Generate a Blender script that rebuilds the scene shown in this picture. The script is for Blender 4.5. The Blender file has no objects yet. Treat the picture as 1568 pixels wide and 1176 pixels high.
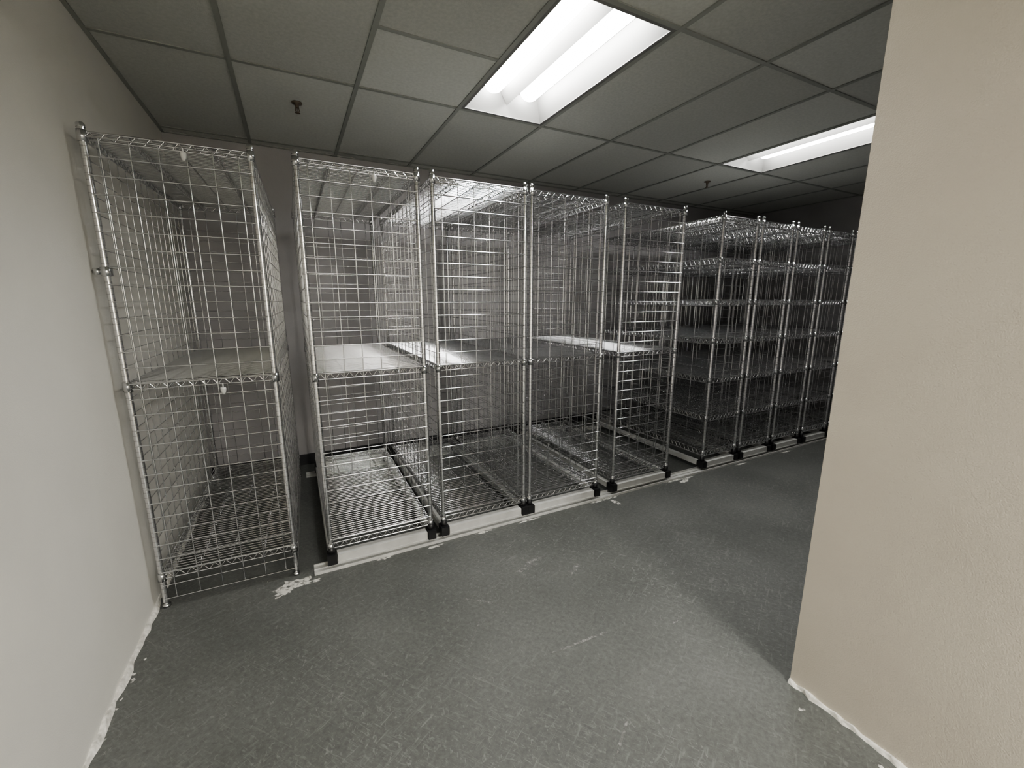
import bpy, math, random
from mathutils import Vector, Matrix
random.seed(7)
scene = bpy.context.scene
try:
    scene.view_settings.view_transform = 'AgX'
    scene.view_settings.look = 'AgX - Medium High Contrast'
except Exception as e:
    print(e)

CAM_H = 1.5
HC = 1.215
CEIL = CAM_H + HC
XL, XP, XR = -0.737, 1.645, 6.10
YP, YB, YF = 0.76, 4.18, -3.6

# ---------------------------------------------------------------- materials
def new_mat(name):
    m = bpy.data.materials.new(name); m.use_nodes = True
    nt = m.node_tree
    b = nt.nodes.get('Principled BSDF')
    return m, nt, b
def N(nt, t, **kw):
    n = nt.nodes.new(t)
    for k, v in kw.items():
        setattr(n, k, v)
    return n
def simple(name, col, rough=0.5, metal=0.0, spec=0.5):
    m, nt, b = new_mat(name)
    b.inputs['Base Color'].default_value = (*col, 1)
    b.inputs['Roughness'].default_value = rough
    b.inputs['Metallic'].default_value = metal
    b.inputs['Specular IOR Level'].default_value = spec
    return m
def noisy(name, c1, c2, scale, rough=0.6, metal=0.0, bump=0.0, bscale=200, spec=0.3):
    m, nt, b = new_mat(name)
    tc = N(nt, 'ShaderNodeTexCoord')
    no = N(nt, 'ShaderNodeTexNoise'); no.inputs['Scale'].default_value = scale; no.inputs['Detail'].default_value = 5
    cr = N(nt, 'ShaderNodeValToRGB')
    cr.color_ramp.elements[0].color = (*c1, 1); cr.color_ramp.elements[0].position = .3
    cr.color_ramp.elements[1].color = (*c2, 1); cr.color_ramp.elements[1].position = .7
    nt.links.new(tc.outputs['Object'], no.inputs['Vector'])
    nt.links.new(no.outputs['Fac'], cr.inputs['Fac'])
    nt.links.new(cr.outputs['Color'], b.inputs['Base Color'])
    b.inputs['Roughness'].default_value = rough; b.inputs['Metallic'].default_value = metal
    b.inputs['Specular IOR Level'].default_value = spec
    if bump:
        n2 = N(nt, 'ShaderNodeTexNoise'); n2.inputs['Scale'].default_value = bscale; n2.inputs['Detail'].default_value = 3
        bp = N(nt, 'ShaderNodeBump'); bp.inputs['Strength'].default_value = bump; bp.inputs['Distance'].default_value = .002
        nt.links.new(tc.outputs['Object'], n2.inputs['Vector'])
        nt.links.new(n2.outputs['Fac'], bp.inputs['Height'])
        nt.links.new(bp.outputs['Normal'], b.inputs['Normal'])
    return m

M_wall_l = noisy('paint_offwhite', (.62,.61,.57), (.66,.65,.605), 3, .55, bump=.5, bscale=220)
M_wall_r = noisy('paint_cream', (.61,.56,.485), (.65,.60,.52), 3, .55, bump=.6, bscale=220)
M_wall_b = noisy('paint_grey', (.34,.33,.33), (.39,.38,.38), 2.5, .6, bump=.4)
M_trim = noisy('trim_chipped', (.45,.44,.40), (.80,.78,.73), 45, .7, bump=1, bscale=60)
M_base_dark = simple('vinyl_base_dark', (.03,.03,.032), .5)
tiles = []
for i, k in enumerate((1.0, .93, .85)):
    tiles.append(noisy('ceiling_tile_%d' % i, (.50*k,.51*k,.48*k), (.57*k,.58*k,.545*k), 60, .9, bump=.8, bscale=260, spec=.1))
M_tbar = simple('tbar_metal', (.26,.27,.245), .5)
M_chrome = simple('chrome_wire', (.62,.625,.635), .13, 1.0)
M_alu = noisy('painted_aluminium', (.46,.46,.44), (.58,.58,.56), 12, .42, .0)
M_black = simple('black_rubber', (.012,.012,.013), .45)
M_fix = simple('fixture_enamel_darkened', (.16,.16,.156), .45)  # dimming put into the colour: white tray held darker than its lamps
M_brass = simple('sprinkler_brass', (.22,.18,.14), .35, 1.0)
M_white_pl = simple('white_plastic', (.6,.6,.58), .4)

def post_mat():
    m, nt, b = new_mat('chrome_post')
    b.inputs['Metallic'].default_value = 1; b.inputs['Roughness'].default_value = .13
    tc = N(nt,'ShaderNodeTexCoord'); sp = N(nt,'ShaderNodeSeparateXYZ')
    mu = N(nt,'ShaderNodeMath', operation='MULTIPLY'); mu.inputs[1].default_value = 1/.0254
    fr = N(nt,'ShaderNodeMath', operation='FRACT')
    lt = N(nt,'ShaderNodeMath', operation='LESS_THAN'); lt.inputs[1].default_value = .12
    mx = N(nt,'ShaderNodeMix', data_type='RGBA')
    mx.inputs['A'].default_value = (.78,.78,.79,1); mx.inputs['B'].default_value = (.5,.5,.5,1)
    nt.links.new(tc.outputs['Object'], sp.inputs[0]); nt.links.new(sp.outputs['Z'], mu.inputs[0])
    nt.links.new(mu.outputs[0], fr.inputs[0]); nt.links.new(fr.outputs[0], lt.inputs[0])
    nt.links.new(lt.outputs[0], mx.inputs['Factor']); nt.links.new(mx.outputs['Result'], b.inputs['Base Color'])
    return m
M_post = post_mat()

def emis(name, col, s):
    m, nt, b = new_mat(name)
    b.inputs['Base Color'].default_value = (.85,.85,.83,1)
    b.inputs['Emission Color'].default_value = (*col,1)
    b.inputs['Emission Strength'].default_value = s
    return m

def floor_mat():
    m, nt, b = new_mat('floor_grey_vinyl')
    L = nt.links
    tc = N(nt,'ShaderNodeTexCoord')
    n1 = N(nt,'ShaderNodeTexNoise'); n1.inputs['Scale'].default_value = 1.6; n1.inputs['Detail'].default_value = 6
    L.new(tc.outputs['Object'], n1.inputs['Vector'])
    r1 = N(nt,'ShaderNodeValToRGB')
    r1.color_ramp.elements[0].position=.3; r1.color_ramp.elements[0].color=(.086,.090,.084,1)
    r1.color_ramp.elements[1].position=.72; r1.color_ramp.elements[1].color=(.132,.137,.129,1)
    L.new(n1.outputs['Fac'], r1.inputs['Fac'])
    n2 = N(nt,'ShaderNodeTexNoise'); n2.inputs['Scale'].default_value = 55; n2.inputs['Detail'].default_value = 8; n2.inputs['Roughness'].default_value=.75
    L.new(tc.outputs['Object'], n2.inputs['Vector'])
    r2 = N(nt,'ShaderNodeValToRGB')
    r2.color_ramp.elements[0].position=.35; r2.color_ramp.elements[0].color=(.76,.76,.76,1)
    r2.color_ramp.elements[1].position=.68; r2.color_ramp.elements[1].color=(1.2,1.2,1.2,1)
    L.new(n2.outputs['Fac'], r2.inputs['Fac'])
    mul = N(nt,'ShaderNodeMix', data_type='RGBA', blend_type='MULTIPLY'); mul.inputs['Factor'].default_value=1
    L.new(r1.outputs['Color'], mul.inputs['A']); L.new(r2.outputs['Color'], mul.inputs['B'])
    prev = mul.outputs['Result']
    nm = N(nt,'ShaderNodeTexNoise'); nm.inputs['Scale'].default_value=1.1; nm.inputs['Detail'].default_value=2
    L.new(tc.outputs['Object'], nm.inputs['Vector'])
    rm = N(nt,'ShaderNodeMapRange'); rm.inputs['From Min'].default_value=.38; rm.inputs['From Max'].default_value=.62
    rm.inputs['To Min'].default_value=.35; rm.inputs['To Max'].default_value=.85
    L.new(nm.outputs['Fac'], rm.inputs['Value'])
    for ang, sc, th, colr in ((.5,(9,60,1),.66,(.19,.195,.185)), (-.9,(22,120,1),.64,(.185,.19,.18)), (1.3,(40,70,1),.67,(.23,.23,.22)), (2.2,(5,70,1),.70,(.20,.20,.19))):
        mp = N(nt,'ShaderNodeMapping'); mp.vector_type = 'TEXTURE'
        mp.inputs['Rotation'].default_value=(0,0,ang)
        mp.inputs['Scale'].default_value=(1/sc[0],1/sc[1],1)
        L.new(tc.outputs['Object'], mp.inputs['Vector'])
        ns = N(nt,'ShaderNodeTexNoise'); ns.inputs['Scale'].default_value=1.0; ns.inputs['Detail'].default_value=5
        ns.inputs['Distortion'].default_value=1.2
        L.new(mp.outputs['Vector'], ns.inputs['Vector'])
        rs = N(nt,'ShaderNodeValToRGB')
        rs.color_ramp.elements[0].position=th-.07; rs.color_ramp.elements[0].color=(0,0,0,1)
        rs.color_ramp.elements[1].position=th+.07; rs.color_ramp.elements[1].color=(.9,.9,.9,1)
        L.new(ns.outputs['Fac'], rs.inputs['Fac'])
        mm = N(nt,'ShaderNodeMath', operation='MULTIPLY'); L.new(rs.outputs['Color'], mm.inputs[0]); L.new(rm.outputs['Result'], mm.inputs[1])
        mx = N(nt,'ShaderNodeMix', data_type='RGBA'); mx.inputs['B'].default_value=(*colr,1)
        L.new(mm.outputs[0], mx.inputs['Factor']); L.new(prev, mx.inputs['A'])
        prev = mx.outputs['Result']
    L.new(prev, b.inputs['Base Color'])
    b.inputs['Roughness'].default_value=.5
    b.inputs['Specular IOR Level'].default_value=.35
    bp = N(nt,'ShaderNodeBump'); bp.inputs['Strength'].default_value=.3; bp.inputs['Distance'].default_value=.003
    L.new(n2.outputs['Fac'], bp.inputs['Height']); L.new(bp.outputs['Normal'], b.inputs['Normal'])
    return m
M_floor = floor_mat()

def powder_mat(name,col,lo,hi):
    m, nt, b = new_mat(name)
    b.inputs['Base Color'].default_value=(*col,1); b.inputs['Roughness'].default_value=.9
    tc=N(nt,'ShaderNodeTexCoord'); no=N(nt,'ShaderNodeTexNoise'); no.inputs['Scale'].default_value=45; no.inputs['Detail'].default_value=4
    cr=N(nt,'ShaderNodeValToRGB'); cr.color_ramp.elements[0].position=lo; cr.color_ramp.elements[1].position=hi
    nt.links.new(tc.outputs['Object'],no.inputs['Vector']); nt.links.new(no.outputs['Fac'],cr.inputs['Fac']); nt.links.new(cr.outputs['Color'],b.inputs['Alpha'])
    return m
M_dust=powder_mat('plaster_dust',(.60,.59,.55),.34,.54)
M_scuff=powder_mat('scuff_mark',(.25,.25,.24),.40,.66)

# ---------------------------------------------------------------- mesh builder
class MB:
    def __init__(s): s.v=[]; s.f=[]; s.mi=[]; s.sm=[]
    def tube(s, p, q, r, n=6, mi=0, caps=False, r2=None):
        p=Vector(p); q=Vector(q); d=(q-p)
        if d.length<1e-7: return
        d.normalize(); r2 = r if r2 is None else r2
        a = d.orthogonal().normalized(); b_ = d.cross(a)
        o=len(s.v)
        for i in range(n):
            t=2*math.pi*i/n; w=a*math.cos(t)+b_*math.sin(t)
            s.v.append(p+w*r); s.v.append(q+w*r2)
        for i in range(n):
            j=(i+1)%n
            s.f.append((o+2*i,o+2*j,o+2*j+1,o+2*i+1)); s.mi.append(mi); s.sm.append(True)
        if caps:
            s.f.append(tuple(o+2*i for i in reversed(range(n)))); s.mi.append(mi); s.sm.append(False)
            s.f.append(tuple(o+2*i+1 for i in range(n))); s.mi.append(mi); s.sm.append(False)
    def box(s, lo, hi, mi=0):
        o=len(s.v)
        for z in (lo[2],hi[2]):
            for y in (lo[1],hi[1]):
                for x in (lo[0],hi[0]): s.v.append(Vector((x,y,z)))
        for f in ((0,2,3,1),(4,5,7,6),(0,1,5,4),(2,6,7,3),(0,4,6,2),(1,3,7,5)):
            s.f.append(tuple(o+k for k in f)); s.mi.append(mi); s.sm.append(False)
    def quad(s, a,b,c,d, mi=0):
        o=len(s.v); s.v += [Vector(a),Vector(b),Vector(c),Vector(d)]
        s.f.append((o,o+1,o+2,o+3)); s.mi.append(mi); s.sm.append(False)
    def revolve(s, c, prof, n=16, mi=0):
        o=len(s.v); c=Vector(c)
        for (r,z) in prof:
            for i in range(n):
                t=2*math.pi*i/n; s.v.append(c+Vector((r*math.cos(t), r*math.sin(t), z)))
        for k in range(len(prof)-1):
            for i in range(n):
                j=(i+1)%n
                s.f.append((o+k*n+i,o+k*n+j,o+(k+1)*n+j,o+(k+1)*n+i)); s.mi.append(mi); s.sm.append(True)
    def mesh(s, name, mats):
        me=bpy.data.meshes.new(name); me.from_pydata([tuple(x) for x in s.v],[],s.f)
        for m in mats: me.materials.append(m)
        me.polygons.foreach_set('material_index', s.mi)
        me.polygons.foreach_set('use_smooth', s.sm)
        me.update(); return me
    def obj(s, name, mats, loc=(0,0,0), parent=None):
        o=bpy.data.objects.new(name, s.mesh(name,mats)); o.location=loc
        scene.collection.objects.link(o)
        if parent: o.parent=parent
        return o

def boxobj(name, lo, hi, mat):
    b=MB(); b.box(lo,hi); return b.obj(name,[mat])

# ---------------------------------------------------------------- room shell
T=.12
boxobj('floor',(XL-T,YF-T,-.1),(XR+T,YB+T,0),M_floor)
boxobj('wall_left',(XL-T,YF-T,0),(XL,YB+T,CEIL+.2),M_wall_l)
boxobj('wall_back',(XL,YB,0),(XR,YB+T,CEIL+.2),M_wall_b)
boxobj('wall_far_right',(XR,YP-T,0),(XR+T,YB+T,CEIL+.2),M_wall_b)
boxobj('wall_partition',(XP,YF,0),(XP+T,YP,CEIL+.2),M_wall_r)
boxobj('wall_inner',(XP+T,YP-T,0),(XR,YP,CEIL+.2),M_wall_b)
boxobj('wall_rear',(XL,YF-T,0),(XP+T,YF,CEIL+.2),M_wall_l)
boxobj('baseboard_back',(XL,YB-.012,0),(XR,YB,.10),M_base_dark)

def chipped(name, axis_x, y0, y1, sgn, h, th):
    b=MB(); n=160; pts=[]
    for i in range(n+1):
        y=y0+(y1-y0)*i/n
        hh=h*(.6+.8*random.random()); tt=th*(.5+1.0*random.random())
        pts.append((y,hh,tt))
    for i in range(n):
        (ya,ha,ta),(yb,hb,tb)=pts[i],pts[i+1]
        x0=axis_x
        b.quad((x0+sgn*ta,ya,0.001),(x0+sgn*tb,yb,0.001),(x0+sgn*tb*.5,yb,hb),(x0+sgn*ta*.5,ya,ha))
        b.quad((x0+sgn*ta*.5,ya,ha),(x0+sgn*tb*.5,yb,hb),(x0,yb,hb),(x0,ya,ha))
    return b.obj(name,[M_trim])
chipped('baseboard_left', XL, YF, YB-.02, 1, .018, .016)
chipped('baseboard_right', XP, YF, YP, -1, .012, .016)

# ceiling tiles
PX=.512*HC; PY=1.012*HC
GX0=-.146*HC; GY0=1.318*HC
fix_cells=[(2,0),(6,0),(1,-4),(2,-4)]
b=MB(); tb=MB()
for i in range(-2,12):
    x0=max(GX0+i*PX,XL); x1=min(GX0+(i+1)*PX,XR)
    if x1<=x0: continue
    for j in range(-5,4):
        y0=max(GY0+j*PY,YF); y1=min(GY0+(j+1)*PY,YB)
        if y1<=y0 or (i,j) in fix_cells: continue
        k=random.choice((0,0,1,1,2))
        if (i,j)==(1,0): 
            ym=(y0+y1)/2
            b.quad((x0,y0,CEIL),(x0,ym,CEIL),(x1,ym,CEIL),(x1,y0,CEIL),2)
            b.quad((x0,ym,CEIL),(x0,y1,CEIL),(x1,y1,CEIL),(x1,ym,CEIL),0)
            tb.box((x0,ym-.012,CEIL-.004),(x1,ym+.012,CEIL))
        else:
            b.quad((x0,y0,CEIL),(x0,y1,CEIL),(x1,y1,CEIL),(x1,y0,CEIL),k)
b.obj('ceiling',tiles)
for i in range(-1,12):
    x=GX0+i*PX
    if XL<x<XR: tb.box((x-.012,YF,CEIL-.006),(x+.012,YB,CEIL-.0005))
for j in range(-5,4):
    y=GY0+j*PY
    if YF<y<YB: tb.box((XL,y-.012,CEIL-.0055),(XR,y+.012,CEIL-.0005))
tb.box((XL,YB-.02,CEIL-.007),(XR,YB,CEIL)); tb.box((XL,YF,CEIL-.007),(XL+.02,YB,CEIL))
tb.obj('trim_ceiling_grid',[M_tbar])

# ---------------------------------------------------------------- light fixtures
def fixture(cell, em):
    i,j=cell
    x0=GX0+i*PX+.012; x1=GX0+(i+1)*PX-.012; y0=GY0+j*PY+.012; y1=GY0+(j+1)*PY-.012
    cx=(x0+x1)/2; cy=(y0+y1)/2; w=(x1-x0)/2; l=(y1-y0)/2
    b=MB()
    fl=.020; z0=-.004; H=.125
    b.box((-w,-l,z0),(-w+fl,l,.004)); b.box((w-fl,-l,z0),(w,l,.004))
    b.box((-w+fl,-l,z0),(w-fl,-l+fl,.004)); b.box((-w+fl,l-fl,z0),(w-fl,l,.004))
    a=w-fl; c=l-fl; a2=a-.05; c2=c-.045
    P=lambda x,y,z:(x,y,z)
    b.quad(P(-a,-c,0),P(-a2,-c2,H),P(-a2,c2,H),P(-a,c,0)); b.quad(P(a,-c,0),P(a,c,0),P(a2,c2,H),P(a2,-c2,H))
    b.quad(P(-a,-c,0),P(a,-c,0),P(a2,-c2,H),P(-a2,-c2,H)); b.quad(P(-a,c,0),P(-a2,c2,H),P(a2,c2,H),P(a,c,0))
    b.quad(P(-a2,-c2,H),P(a2,-c2,H),P(a2,c2,H),P(-a2,c2,H))
    b.quad(P(-.05,-c2,H-.001),P(0,-c2,.045),P(0,c2,.045),P(-.05,c2,H-.001)); b.quad(P(0,-c2,.045),P(.05,-c2,H-.001),P(.05,c2,H-.001),P(0,c2,.045))
    n=12
    for s in (-1,1):
        xc=s*.128; R=.058
        Lh=c2-.02
        prof=[(-Lh,.0),(-Lh+.01,.5),(-Lh+.03,.82),(-Lh+.06,1),(Lh-.06,1),(Lh-.03,.82),(Lh-.01,.5),(Lh,0)]
        o=len(b.v)
        for (y,k) in prof:
            for q in range(n+1):
                t=math.pi*q/n
                b.v.append(Vector((xc+R*math.cos(t)*(.5+.5*k), y, H-.004-R*math.sin(t)*k)))
        for k in range(len(prof)-1):
            for q in range(n):
                b.f.append((o+k*(n+1)+q,o+(k+1)*(n+1)+q,o+(k+1)*(n+1)+q+1,o+k*(n+1)+q+1)); b.mi.append(1); b.sm.append(True)
    return b.obj('fluorescent_troffer',[M_fix,em],(cx,cy,CEIL))
E1=emis('lamp_diffuser_a',(1,.99,.96),60)
E2=emis('lamp_diffuser_b',(1,.99,.96),42)
E3=emis('lamp_diffuser_c',(1,.975,.93),105)
E4=emis('added_lamp_diffuser',(1,.975,.93),270)  # unseen second corridor troffer, added as a wider source to soften the shadow
fixture(fix_cells[0],E1); fixture(fix_cells[1],E2); fixture(fix_cells[2],E3); fixture(fix_cells[3],E4)

# sprinklers
def sprinkler(x,y):
    b=MB()
    b.revolve((0,0,0),[(.0,-.0),(.032,-.001),(.030,-.008),(.012,-.010),(.011,-.03),(.007,-.032)],16)
    b.tube((-.009,0,-.03),(-.012,0,-.048),.0025); b.tube((-.012,0,-.048),(0,0,-.06),.0025)
    b.tube((.009,0,-.03),(.012,0,-.048),.0025); b.tube((.012,0,-.048),(0,0,-.06),.0025)
    b.tube((0,0,-.03),(0,0,-.06),.0025)
    b.revolve((0,0,-.06),[(.0,.002),(.016,.001),(.017,-.001),(0,-.003)],12)
    b.obj('sprinkler_head',[M_brass],(x,y,CEIL))
sprinkler(.14,3.22); sprinkler(3.96,3.26)

# ---------------------------------------------------------------- racks
CH,PO,BK,AL,WP=0,1,2,3,4
RM=[M_chrome,M_post,M_black,M_alu,M_white_pl]
def wave(b,p,q,drop,r=.0022,period=.048):
    p=Vector(p); q=Vector(q); L=(q-p).length; n=max(2,int(round(L/period)))*2
    prev=None
    for i in range(n+1):
        c=p.lerp(q,i/n)+Vector((0,0,0 if i%2 else -drop))
        if prev is not None: b.tube(prev,c,r,4,CH)
        prev=c
def shelf(b,z,W,D,k=1.0):
    dr=.030*k
    for (p,q) in (((0,0),(W,0)),((0,D),(W,D)),((0,0),(0,D)),((W,0),(W,D))):
        P=(p[0],p[1],z); Q=(q[0],q[1],z)
        b.tube(P,Q,.0038*k,6,CH); b.tube((P[0],P[1],z-dr),(Q[0],Q[1],z-dr),.0038*k,6,CH)
        wave(b,P,Q,dr,.0028*k)
    n=int(D/.0254)
    for i in range(1,n):
        y=D*i/n
        b.tube((0,y,z+.0045),(W,y,z+.0045),.0024*k,8,CH)
    for kk in (1,2,3):
        b.tube((W*kk/4,0,z-.001),(W*kk/4,D,z-.001),.003,6,CH)
        if kk!=2:
            b.tube((W*kk/4,0,z-dr),(W*kk/4,D,z-dr),.0028,5,CH); wave(b,(W*kk/4,0,z),(W*kk/4,D,z),dr,.002,.07)
    for x in (0,W):
        for y in (0,D):
            b.revolve((x,y,z-.016),[(.013,-.022),(.0185,-.022),(.0165,.022),(.013,.022)],14,CH)
def panel(b,p,q,z0,z1,nv,dz,rv=.0026,rh=.0027):
    p=Vector(p); q=Vector(q)
    n=int(round((z1-z0)/dz))
    for i in range(n+1):
        z=z0+(z1-z0)*i/n
        b.tube((p.x,p.y,z),(q.x,q.y,z),rh,8,CH)
    d=(q-p).normalized(); nrm=Vector((-d.y,d.x))*.005
    for i in range(nv):
        c=p.lerp(q,(i+.5)/nv)+nrm
        b.tube((c.x,c.y,z0),(c.x,c.y,z1),rv,8,CH)
def rack(kind):
    b=MB()
    W=.58 if kind!='multi' else .43
    D=1.48
    TOP=2.165
    zp0=.085 if kind!='fixed' else .025
    for x in (0,W):
        for y in (0,D):
            b.tube((x,y,zp0),(x,y,TOP+.02),.0127,16,PO)
            b.revolve((x,y,TOP+.02),[(.0145,-.006),(.0148,.006),(.011,.013),(0,.015)],14,CH)
            if kind=='fixed':
                b.revolve((x,y,0),[(0,0),(.017,0),(.018,.012),(.008,.016),(.008,.03)],12,CH)
    if kind=='multi': levels=[.18,.50,.84,1.18,1.50,1.84,TOP]
    elif kind=='mobile': levels=[.145,1.12,TOP]
    else: levels=[.18,1.135,TOP]
    for z in levels: shelf(b,z,W,D,1.5 if kind=='multi' else 1.0)
    o=.011
    zb=.175 if kind!='fixed' else .045
    dz=.073
    if kind=='multi':
        # light mesh on the short ends only, plus a few upright bars along the sides
        panel(b,(0,-o),(W,-o),zb,TOP-.02,4,.066,.0018,.0019)
        panel(b,(W,D+o),(0,D+o),zb,TOP-.02,4,.066,.0020,.0020)
        for x in (-o,W+o):
            for i in range(1,8):
                b.tube((x,D*i/8,zb),(x,D*i/8,TOP-.02),.0021,6,CH)
    else:
        panel(b,(0,-o),(W,-o),zb,TOP-.02,6,dz,.0030 if kind=='fixed' else .0025)
        panel(b,(W,D+o),(0,D+o),zb,TOP-.02,6,dz)
        panel(b,(-o,D),(-o,0),zb,TOP-.02,14,dz,.0023,.0022)
        panel(b,(W+o,0),(W+o,D),zb,TOP-.02,14,dz,.0023,.0022)
    if kind!='fixed':
        for y in (0,D):
            b.box((.03,y-.028,.028),(W-.03,y+.028,.082),AL)
            b.box((.028,y-.031,.030),(W-.028,y+.031,.038),AL)
            for x in (0,W):
                b.box((x-.024,y-.036,.030),(x+.024,y+.036,.088),BK)
                b.tube((x,y,.080),(x,y,.125),.019,12,BK,True)
                b.tube((x-.010,y,.040),(x+.010,y,.040),.026,18,BK,True)
        for x in (.0,W):
            b.box((x-.018,.03,.040),(x+.018,D-.03,.080),AL)
    return b.mesh('wire_shelving_rack_'+kind,RM)
mesh_fixed=rack('fixed'); mesh_mob=rack('mobile'); mesh_multi=rack('multi')
def put(me,x,y,rz=0,z=0):
    o=bpy.data.objects.new('wire_shelving_rack',me); o.location=(x,y,z); o.rotation_euler=(0,0,rz)
    scene.collection.objects.link(o); return o
rackA=put(mesh_fixed,-.688,2.435,math.radians(-1.5))
Y0=2.40
mob=[put(mesh_mob,x,Y0) for x in (.076,.742,1.371,2.12)]
for x in (3.15,3.655,4.165,4.68,5.19):
    put(mesh_multi,x,Y0)

# tracks
for k,y in enumerate((Y0,Y0+1.48)):
    b=MB(); x0,x1=-.02,5.75
    b.box((x0,y-.045,0),(x1,y+.045,.006)); b.box((x0,y-.045,.006),(x1,y-.038,.016)); b.box((x0,y+.038,.006),(x1,y+.045,.016))
    b.box((x0,y-.003,.006),(x1,y+.003,.013))
    b.obj('floor_track',[M_alu])

# plaster dust and scuffs lying on the floor
b=MB()
def blot(cx,cy,rx,ry,ang=0,n=22,mi=0):
    o=len(b.v); ca,sa=math.cos(ang),math.sin(ang); zz=.0012+.0001*random.random()
    b.v.append(Vector((cx,cy,zz)))
    for i in range(n):
        t=2*math.pi*i/n; k=.6+.6*random.random()
        x=rx*k*math.cos(t); y=ry*k*math.sin(t)
        b.v.append(Vector((cx+x*ca-y*sa, cy+x*sa+y*ca, zz)))
    for i in range(n):
        b.f.append((o,o+1+i,o+1+(i+1)%n)); b.mi.append(mi); b.sm.append(False)
blot(-.12,2.33,.10,.045); blot(-.17,2.28,.05,.03,.5); blot(-.07,2.31,.08,.02)
for x in (.35,.66,1.0,1.33,1.95,2.07,2.75,2.9,3.6,4.3):
    blot(x,2.335+random.uniform(-.01,.01),.05+.05*random.random(),.012)
blot(2.05,2.27,.02,.05,.3); blot(2.82,2.30,.06,.03,.2)
for a in ((1.02,1.305,.17,.008,-.04),(1.19,1.36,.03,.006,1.2),(.60,1.55,.10,.005,.9),(.72,1.75,.12,.005,-.7),(1.3,1.75,.07,.02,.5),(1.5,1.2,.03,.008,.2),(1.1,1.9,.12,.03,.3),(.9,.9,.1,.006,.6)):
    blot(*a,mi=1)
for i in range(24):
    blot(XP-.03-.06*random.random(), YP-1.2*random.random(), .004+.008*random.random(), .004+.006*random.random(), random.random()*3, 7)
    blot(XL+.02+.03*random.random(), 2.3-2.3*random.random(), .004+.006*random.random(), .004+.006*random.random(), random.random()*3, 7)
b.obj('plaster_dust',[M_dust,M_scuff])

def tag(x,y,z,par):
    b=MB()
    b.revolve((0,0,0),[(0,.0),(.011,0),(.012,-.009),(.009,-.022),(.006,-.032),(0,-.033)],12,0)
    b.tube((0,0,0),(0,0,.018),.003,6,0)
    b.obj('plastic_tag',[M_white_pl],(x,y,z),par)
tag(.33,-.025,2.125,rackA); tag(.355,-.025,2.125,mob[0]); tag(.36,-.025,1.09,rackA)
b=MB(); b.revolve((0,0,0),[(.013,-.02),(.021,-.018),(.021,.018),(.013,.02)],16); b.tube((0,0,0),(-.046,0,0),.008,10,0,True)
b.revolve((-.03,0,0),[(0,-.014),(.014,-.012),(.014,.012),(0,.014)],10)
b.obj('wall_clamp',[M_chrome],(0,0,1.62),rackA)

# ---------------------------------------------------------------- world & camera
w=bpy.data.worlds.new('world'); scene.world=w; w.use_nodes=True
w.node_tree.nodes['Background'].inputs[0].default_value=(.02,.02,.02,1)

th=math.atan(128/645); az=math.radians(62.8)
F=Vector((math.cos(az)*math.cos(th), math.sin(az)*math.cos(th), -math.sin(th)))
Rv=Vector((math.sin(az),-math.cos(az),0)); U=Rv.cross(F)
cam=bpy.data.cameras.new('camera'); co=bpy.data.objects.new('camera',cam)
co.matrix_world=Matrix(((Rv.x,U.x,-F.x,0),(Rv.y,U.y,-F.y,0),(Rv.z,U.z,-F.z,CAM_H),(0,0,0,1)))
cam.sensor_width=36; cam.lens=645/1568*36; cam.clip_start=.02
scene.collection.objects.link(co); scene.camera=co
